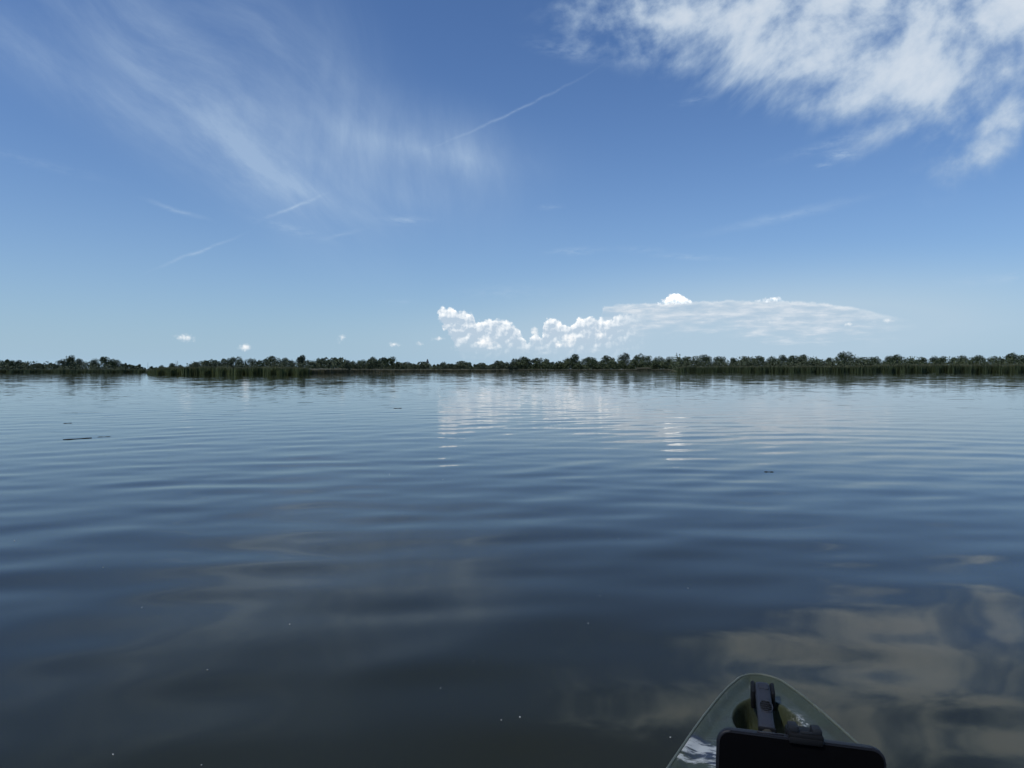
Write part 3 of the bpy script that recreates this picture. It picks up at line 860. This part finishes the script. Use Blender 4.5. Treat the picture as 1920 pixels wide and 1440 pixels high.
# hull below the deck
hv = []
prof = [(1.0, 1.0), (1.012, .90), (1.0, .55), (.93, .1), (.78, -.18), (.45, -.33), (0, -.38)]
prof = prof + [(-a, c) for a, c in prof[-2::-1]]
for s in ss:
    hw = max(half_w(s), .002); zd = deck_z(s) + .0095
    k = sstep(0, .5, s) * sstep(3.2, 2.9, s) if s < 3.2 else 0
    rake = .10 * (1 - sstep(0, .35, s))
    for a, c in prof:
        zz = zd * c if c > 0 else .26 * c * (0.35 + 0.65 * k)
        pinch = 1.0 if c > .5 else (0.35 + 0.65 * sstep(-.1, .7, s))
        hv.append((a * hw * pinch, -s - rake * (1 - max(c, -.3)) * .5, zz))
np_ = len(prof)
ii = np.arange(len(ss) * np_).reshape(len(ss), np_)
hf = np.stack([ii[:-1, :-1], ii[:-1, 1:], ii[1:, 1:], ii[1:, :-1]], -1).reshape(-1, 4)
HULL, b = principled('hull_plastic', rough=0.45, spec=0.4)
setc(b, mixc(noise(obj_pos(), 5.0, 5, 0.65), (0.05, 0.062, 0.04), (0.085, 0.098, 0.066)))
link('hull', new_mesh('hull', hv, hf, HULL, True), kay)
# paler mottled edge round the gunwale
RIM, b = principled('pale_rim', rough=0.5, spec=0.4)
setc(b, mixc(noise(obj_pos(), 40.0, 4, 0.65), (0.045, 0.055, 0.038), (0.11, 0.122, 0.098)))
path = [(half_w(s) if s > 0 else 0.0, -s, deck_z(s) + .0105) for s in np.concatenate([.035 * (1 - np.cos(np.linspace(0, math.pi / 2, 9))), np.arange(.05, 3.19, .02)])]
full = [(-a, b_, c_) for a, b_, c_ in path[::-1]] + path[1:]
bm = bmesh.new(); add_tube(bm, full, .0026, 8)
bm_link('rim', bm, RIM, kay)

# carry handle: bracket, grip with thumb pads, cord
RUB, b = principled('grey_rubber', rough=0.6, spec=0.22)
setc(b, mixc(noise(obj_pos(), 60.0, 4, 0.6), (0.015, 0.018, 0.025), (0.027, 0.030, 0.039)))
BLK, b = principled('black_plastic', rough=0.6, spec=0.12)
setc(b, mixc(noise(obj_pos(), 50.0, 3, 0.6), (0.004, 0.0045, 0.005), (0.009, 0.0095, 0.011)))
CORD, b = principled('dark_cord', rough=0.9, spec=0.2)
setc(b, mixc(noise(obj_pos(), 300.0, 2, 0.6), (0.014, 0.014, 0.012), (0.035, 0.033, 0.027)))
h0, h1 = Vector((-.006, -.100, .322)), Vector((-.014, -.266, .302))
hax = (h1 - h0); hl = hax.length; hax.normalize()
side = Vector((1, 0, 0)) - hax * hax.x; side.normalize(); upv = side.cross(hax) * -1
if upv.z < 0: upv = -upv
HM = Matrix(((side.x, hax.x, upv.x), (side.y, hax.y, upv.y), (side.z, hax.z, upv.z)))
def hp(a, t, c): return h0 + side * a + hax * (t * hl) + upv * c
bm = bmesh.new()
rings = []
for t, w, hgt in ((0, .011, .007), (.03, .0155, .011), (.12, .0165, .013), (.22, .0160, .0135), (.45, .0150, .0135), (.6, .0148, .0132), (.8, .0152, .013), (.93, .0156, .0125), (.985, .0155, .012), (1.0, .0135, .0105)):
    ring = []
    for k in range(20):
        a = 2 * math.pi * k / 20; cx_, sx_ = math.cos(a), math.sin(a)
        ring.append(bm.verts.new(hp(w * math.copysign(abs(cx_) ** .65, cx_), t, hgt * math.copysign(abs(sx_) ** .65, sx_))))
    rings.append(ring)
for a, b_ in zip(rings, rings[1:]):
    for k in range(20): bm.faces.new((a[k], a[(k + 1) % 20], b_[(k + 1) % 20], b_[k]))
bm.faces.new(rings[0][::-1]); bm.faces.new(rings[-1])
grip = bm_link('carry_handle', bm, RUB, kay)
for k, t in enumerate((.50, .545, .59, .635, .68)):        # dark grooves of the thumb pad
    bm = bmesh.new()
    w = (.0078, .0095, .0102, .0098, .0085)[k]
    add_box(bm, hp(0.002, t, .0134), (w * 2, .0040, .0030), HM)
    bm_link('groove', bm, BLK, grip, bevel=(.0006, 1))
bm = bmesh.new()
add_tube(bm, [hp(.002 + .0125 * math.cos(a), .59 - .125 * math.sin(a), .0132) for a in np.linspace(0, 2 * math.pi, 25)], .0013, 6, cap=False)
bm_link('pad_ring', bm, RUB, grip)
bm = bmesh.new(); add_box(bm, hp(0.001, .15, .0130), (.020, .022, .004), HM)
bm_link('head_pad', bm, RUB, grip, bevel=(.0018, 2))
for sgn in (-1, 1):
    bm = bmesh.new()
    add_box(bm, hp(sgn * .0195, .13, -.010), (.008, .044, .040), HM)
    bm_link('bracket', bm, BLK, grip, bevel=(.003, 2))
bm = bmesh.new(); add_box(bm, hp(0, 1.0, -.001), (.033, .006, .025), HM)
bm_link('collar', bm, BLK, grip, bevel=(.002, 2))
bm = bmesh.new()
add_tube(bm, [hp(0, .98, 0), hp(.001, 1.10, -.004), hp(.004, 1.22, -.016), hp(.008, 1.36, -.045), hp(.01, 1.5, -.075)], [.0115, .0118, .0112, .011, .011], 10)
bm_link('cord', bm, CORD, grip)
# leaf lying in the well
LF, b = principled('fallen_leaf', (0.30, 0.31, 0.16), 0.6)
setc(b, mixc(noise(obj_pos(), 80.0, 3, 0.6), (0.20, 0.22, 0.10), (0.36, 0.36, 0.22)))
def kay_world(lat, s, z): return kay_m @ Vector((lat, -s, z))
kay_m = Matrix.Translation((BOW.x, BOW.y, 0)) @ Matrix.Rotation(-HEAD, 4, 'Z')
bm = bmesh.new()
lfv = [(-.013, 0, 0), (-.006, .004, .002), (.004, .0045, .0035), (.013, 0, .001), (.004, -.0045, .003), (-.006, -.004, .002)]
tv = [bm.verts.new(Vector(v) + Vector((0, 0, .0015))) for v in lfv]; bv = [bm.verts.new(v) for v in lfv]
bm.faces.new(tv); bm.faces.new(bv[::-1])
for i in range(6): bm.faces.new((bv[i], bv[(i + 1) % 6], tv[(i + 1) % 6], tv[i]))
lo = bm_link('fallen_leaf', bm, LF, smooth_shade=False)
lo.location = kay_world(-.036, .268, deck_h(.268, -.036) + .003); lo.rotation_euler = (0, 0, 2.0)
tag(lo, 'small pale leaf lying in the bow well of the kayak', 'leaf')

# ------------------------------------------------------------------ phone on its mount
PC = Vector((0.288, 0.705, 0.0))         # where the phone stands over the deck
PH_W, PH_H, PH_T = 0.160, 0.078, 0.0085
ztop = CAM_H - 0.3715
face_dir = Vector((-PC.x, -PC.y, 0)).normalized()
yaw = math.atan2(-face_dir.x, face_dir.y) + math.pi    # local -Y faces the camera
yaw = -0.20
phone = tag(empty('phone', (PC.x, PC.y, ztop - PH_H / 2)), 'black phone held sideways on a mount, cut by the bottom edge', 'phone')
phone.rotation_euler = (R(-6), R(2.0), yaw)
PHB, b = principled('phone_glass', rough=0.5, spec=0.02)
setc(b, mixc(noise(obj_pos(), 30.0, 3, 0.6), (0.0022, 0.0022, 0.0026), (0.0035, 0.0035, 0.004)))
PHF, b = principled('phone_frame', rough=0.5, spec=0.2)
setc(b, mixc(noise(obj_pos(), 60.0, 3, 0.6), (0.007, 0.0075, 0.010), (0.012, 0.0125, 0.016)))
def rounded(bm, w, h, t, r, y0, seg=8):
    ring = []
    for cx_, cz_, a0 in ((w / 2 - r, h / 2 - r, 0), (-w / 2 + r, h / 2 - r, 90), (-w / 2 + r, -h / 2 + r, 180), (w / 2 - r, -h / 2 + r, 270)):
        for k in range(seg + 1):
            a = R(a0 + 90 * k / seg); ring.append((cx_ + r * math.cos(a), cz_ + r * math.sin(a)))
    f_ = [bm.verts.new((x_, y0 - t / 2, z_)) for x_, z_ in ring]; k_ = [bm.verts.new((x_, y0 + t / 2, z_)) for x_, z_ in ring]
    n_ = len(ring)
    bm.faces.new(f_); bm.faces.new(k_[::-1])
    for i in range(n_): bm.faces.new((f_[i], k_[i], k_[(i + 1) % n_], f_[(i + 1) % n_]))
bm = bmesh.new(); rounded(bm, PH_W, PH_H, PH_T, .013, 0)
es = [e for e in bm.edges if abs(e.verts[0].co.y - e.verts[1].co.y) < 1e-6]
bmesh.ops.bevel(bm, geom=es, offset=.0018, segments=3, profile=.5, affect='EDGES')
bm_link('body', bm, PHF, phone)
bm = bmesh.new(); rounded(bm, PH_W - .0045, PH_H - .0045, .0012, .011, -PH_T / 2 - .0004)
bm_link('screen', bm, PHB, phone)
bm = bmesh.new(); add_box(bm, (-.028, 0, PH_H / 2 + .0004), (.026, .0026, .0012))
bm_link('side_button', bm, PHF, phone, bevel=(.0004, 1))

mount = tag(empty('phone_mount', (PC.x, PC.y, ztop - PH_H / 2)), 'black clamp and arm holding the phone above the kayak deck', 'mount')
mount.rotation_euler = phone.rotation_euler
zt_ = PH_H / 2
def mbox(name, parts, mat=BLK, bev=.0012):
    bm = bmesh.new()
    for c, s in parts:
        b2 = bmesh.new(); add_box(b2, c, s)
        bmesh.ops.bevel(b2, geom=list(b2.edges), offset=bev, segments=2, profile=.5, affect='EDGES', clamp_overlap=True)
        me = bpy.data.meshes.new('tmp'); b2.to_mesh(me); b2.free(); bm.from_mesh(me); bpy.data.meshes.remove(me)
    return bm_link(name, bm, mat, mount)
GRY, b = principled('matte_grey_plastic', rough=0.65, spec=0.15)
setc(b, mixc(noise(obj_pos(), 90.0, 3, 0.6), (0.009, 0.011, 0.014), (0.016, 0.018, 0.021)))
JX = .005
mbox('jaw', [((JX, .004, zt_ + .0035), (.033, .024, .005)), ((JX, -PH_T / 2 - .0028, zt_ - .0005), (.032, .003, .0065)), ((JX, .0125, zt_ - .006), (.033, .005, .02))])
mbox('prong', [((JX - .0110, .003, zt_ + .0085), (.0095, .016, .0070))], GRY, .002)
mbox('prong', [((JX + .0110, .003, zt_ + .0080), (.0095, .016, .0062))], GRY, .002)
mbox('jaw_lip', [((JX + .001, -.0045, zt_ + .0068), (.0135, .003, .0036))], GRY, .0015)
mbox('back_plate', [((JX, .0125, -.012), (.045, .006, .060))])
mbox('lower_jaw', [((JX, .004, -zt_ - .0040), (.033, .024, .005)), ((JX, -PH_T / 2 - .0035, -zt_ + .003), (.033, .004, .010))])
def inv_m(v): return mount.matrix_basis.inverted() @ Vector(v)
mount_b = Matrix.Translation(mount.location) @ mount.rotation_euler.to_matrix().to_4x4()
def inv_m(v): return mount_b.inverted() @ Vector(v)
kl = kay_m.inverted() @ Vector((PC.x + .015, PC.y + .05, 0))
dz_ = deck_h(-kl.y, kl.x)
foot = Vector((PC.x + .015, PC.y + .05, dz_))
elbow = foot + Vector((.0, .012, .16))
bm = bmesh.new(); bmesh.ops.create_uvsphere(bm, u_segments=16, v_segments=10, radius=.013, matrix=Matrix.Translation((JX, .022, -.012)))
bm_link('ball', bm, BLK, mount)
bm = bmesh.new(); add_tube(bm, [inv_m(elbow), Vector((JX, .024, -.012))], [.012, .011], 12)
bm_link('upper_arm', bm, BLK, mount)
bm = bmesh.new(); add_tube(bm, [inv_m(foot + Vector((0, 0, .004))), inv_m(elbow)], [.014, .012], 12)
bm_link('post', bm, BLK, mount)
bm = bmesh.new(); bmesh.ops.create_uvsphere(bm, u_segments=16, v_segments=10, radius=.017, matrix=Matrix.Translation(inv_m(elbow)))
bm_link('knob', bm, BLK, mount)
bm = bmesh.new(); add_tube(bm, [inv_m(foot + Vector((0, 0, -.006))), inv_m(foot + Vector((0, 0, .006))), inv_m(foot + Vector((0, 0, .010)))], [.034, .034, .026], 24)
bm_link('base', bm, BLK, mount)

# ------------------------------------------------------------------ things floating on the lake
STK, b = principled('wet_stick', rough=0.5, spec=0.4)
setc(b, mixc(noise(obj_pos(), 20.0, 3, 0.6), (0.012, 0.012, 0.010), (0.03, 0.027, 0.022)))
def wz(x_, y_): return float(water_height(np.array([x_]), np.array([y_]))[0])
def stick(p0, p1, r, label):
    a, c = water_pt(*p0), water_pt(*p1)
    o = (a + c) / 2
    pth = []
    for t in np.linspace(0, 1, 9):
        q = a.lerp(c, t); q.z = wz(q.x, q.y) + r * .35 + .002 * math.sin(t * 9)
        pth.append(q - o)
    bm = bmesh.new(); add_tube(bm, pth, [r * (.35 + .65 * math.sin(math.pi * min(max(t, .08), .92)) ** .5) for t in np.linspace(0, 1, 9)], 6)
    return tag(bm_link('floating_stick', bm, STK, None, o), label, 'stick', 'dark sticks adrift on the lake')
stick((118, 824.5), (172, 821), .006, 'longest dark stick adrift on the left side of the lake')
stick((183, 819.6), (207, 818.8), .004, 'thin short stick just right of the longest drifting stick')
stick((119, 793.8), (135, 793.2), .006, 'short dark stick farther out above the longest drifting stick')
stick((738, 765.8), (753, 765.4), .007, 'short dark stick adrift far out left of centre')
stick((1433, 885), (1450, 885), .004, 'small dark stick adrift below the cloud reflections')
FLF, b = principled('seed_fluff', rough=0.9, spec=0.2)
setc(b, mixc(noise(obj_pos(), 200.0, 2, 0.6), (0.45, 0.46, 0.44), (0.75, 0.75, 0.72)))
bm = bmesh.new()
bmesh.ops.create_icosphere(bm, subdivisions=2, radius=.004)
for v in bm.verts: v.co *= 1 + .5 * math.sin(v.co.x * 1500 + v.co.y * 900) * math.cos(v.co.z * 1300); v.co.z *= .7; v.co.x *= 1.3
fl = None
for k, (px, py, sc_) in enumerate([(27, 1014, 1.3), (193, 1065, .9), (266, 1138, .8), (543, 1171, 1.0), (389, 1257, .7), (975, 1346, 1.0), (940, 1352, .7), (826, 1290, .7), (888, 1242, .5),
                                    (212, 1416, .9), (378, 1435, .7), (1103, 1170, .8), (1126, 1118, .7), (1290, 1102, .6), (730, 890, .9), (831, 899, 1.1), (754, 964, .7), (1257, 1383, .8), (1160, 1010, .7), (1650, 1130, .6)]):
    if fl is None:
        fl = bm_link('seed_fluff', bm, FLF); o = fl
    else:
        o = bpy.data.objects.new('seed_fluff', fl.data); C.objects.link(o)
    q = water_pt(px, py); o.location = (q.x, q.y, wz(q.x, q.y) + .001); o.scale = (sc_ * .45,) * 3; o.rotation_euler = (0, 0, k * 1.7)
    tag(o, 'tiny white speck of seed fluff drifting on the water', 'fluff', 'white specks adrift on the near water')
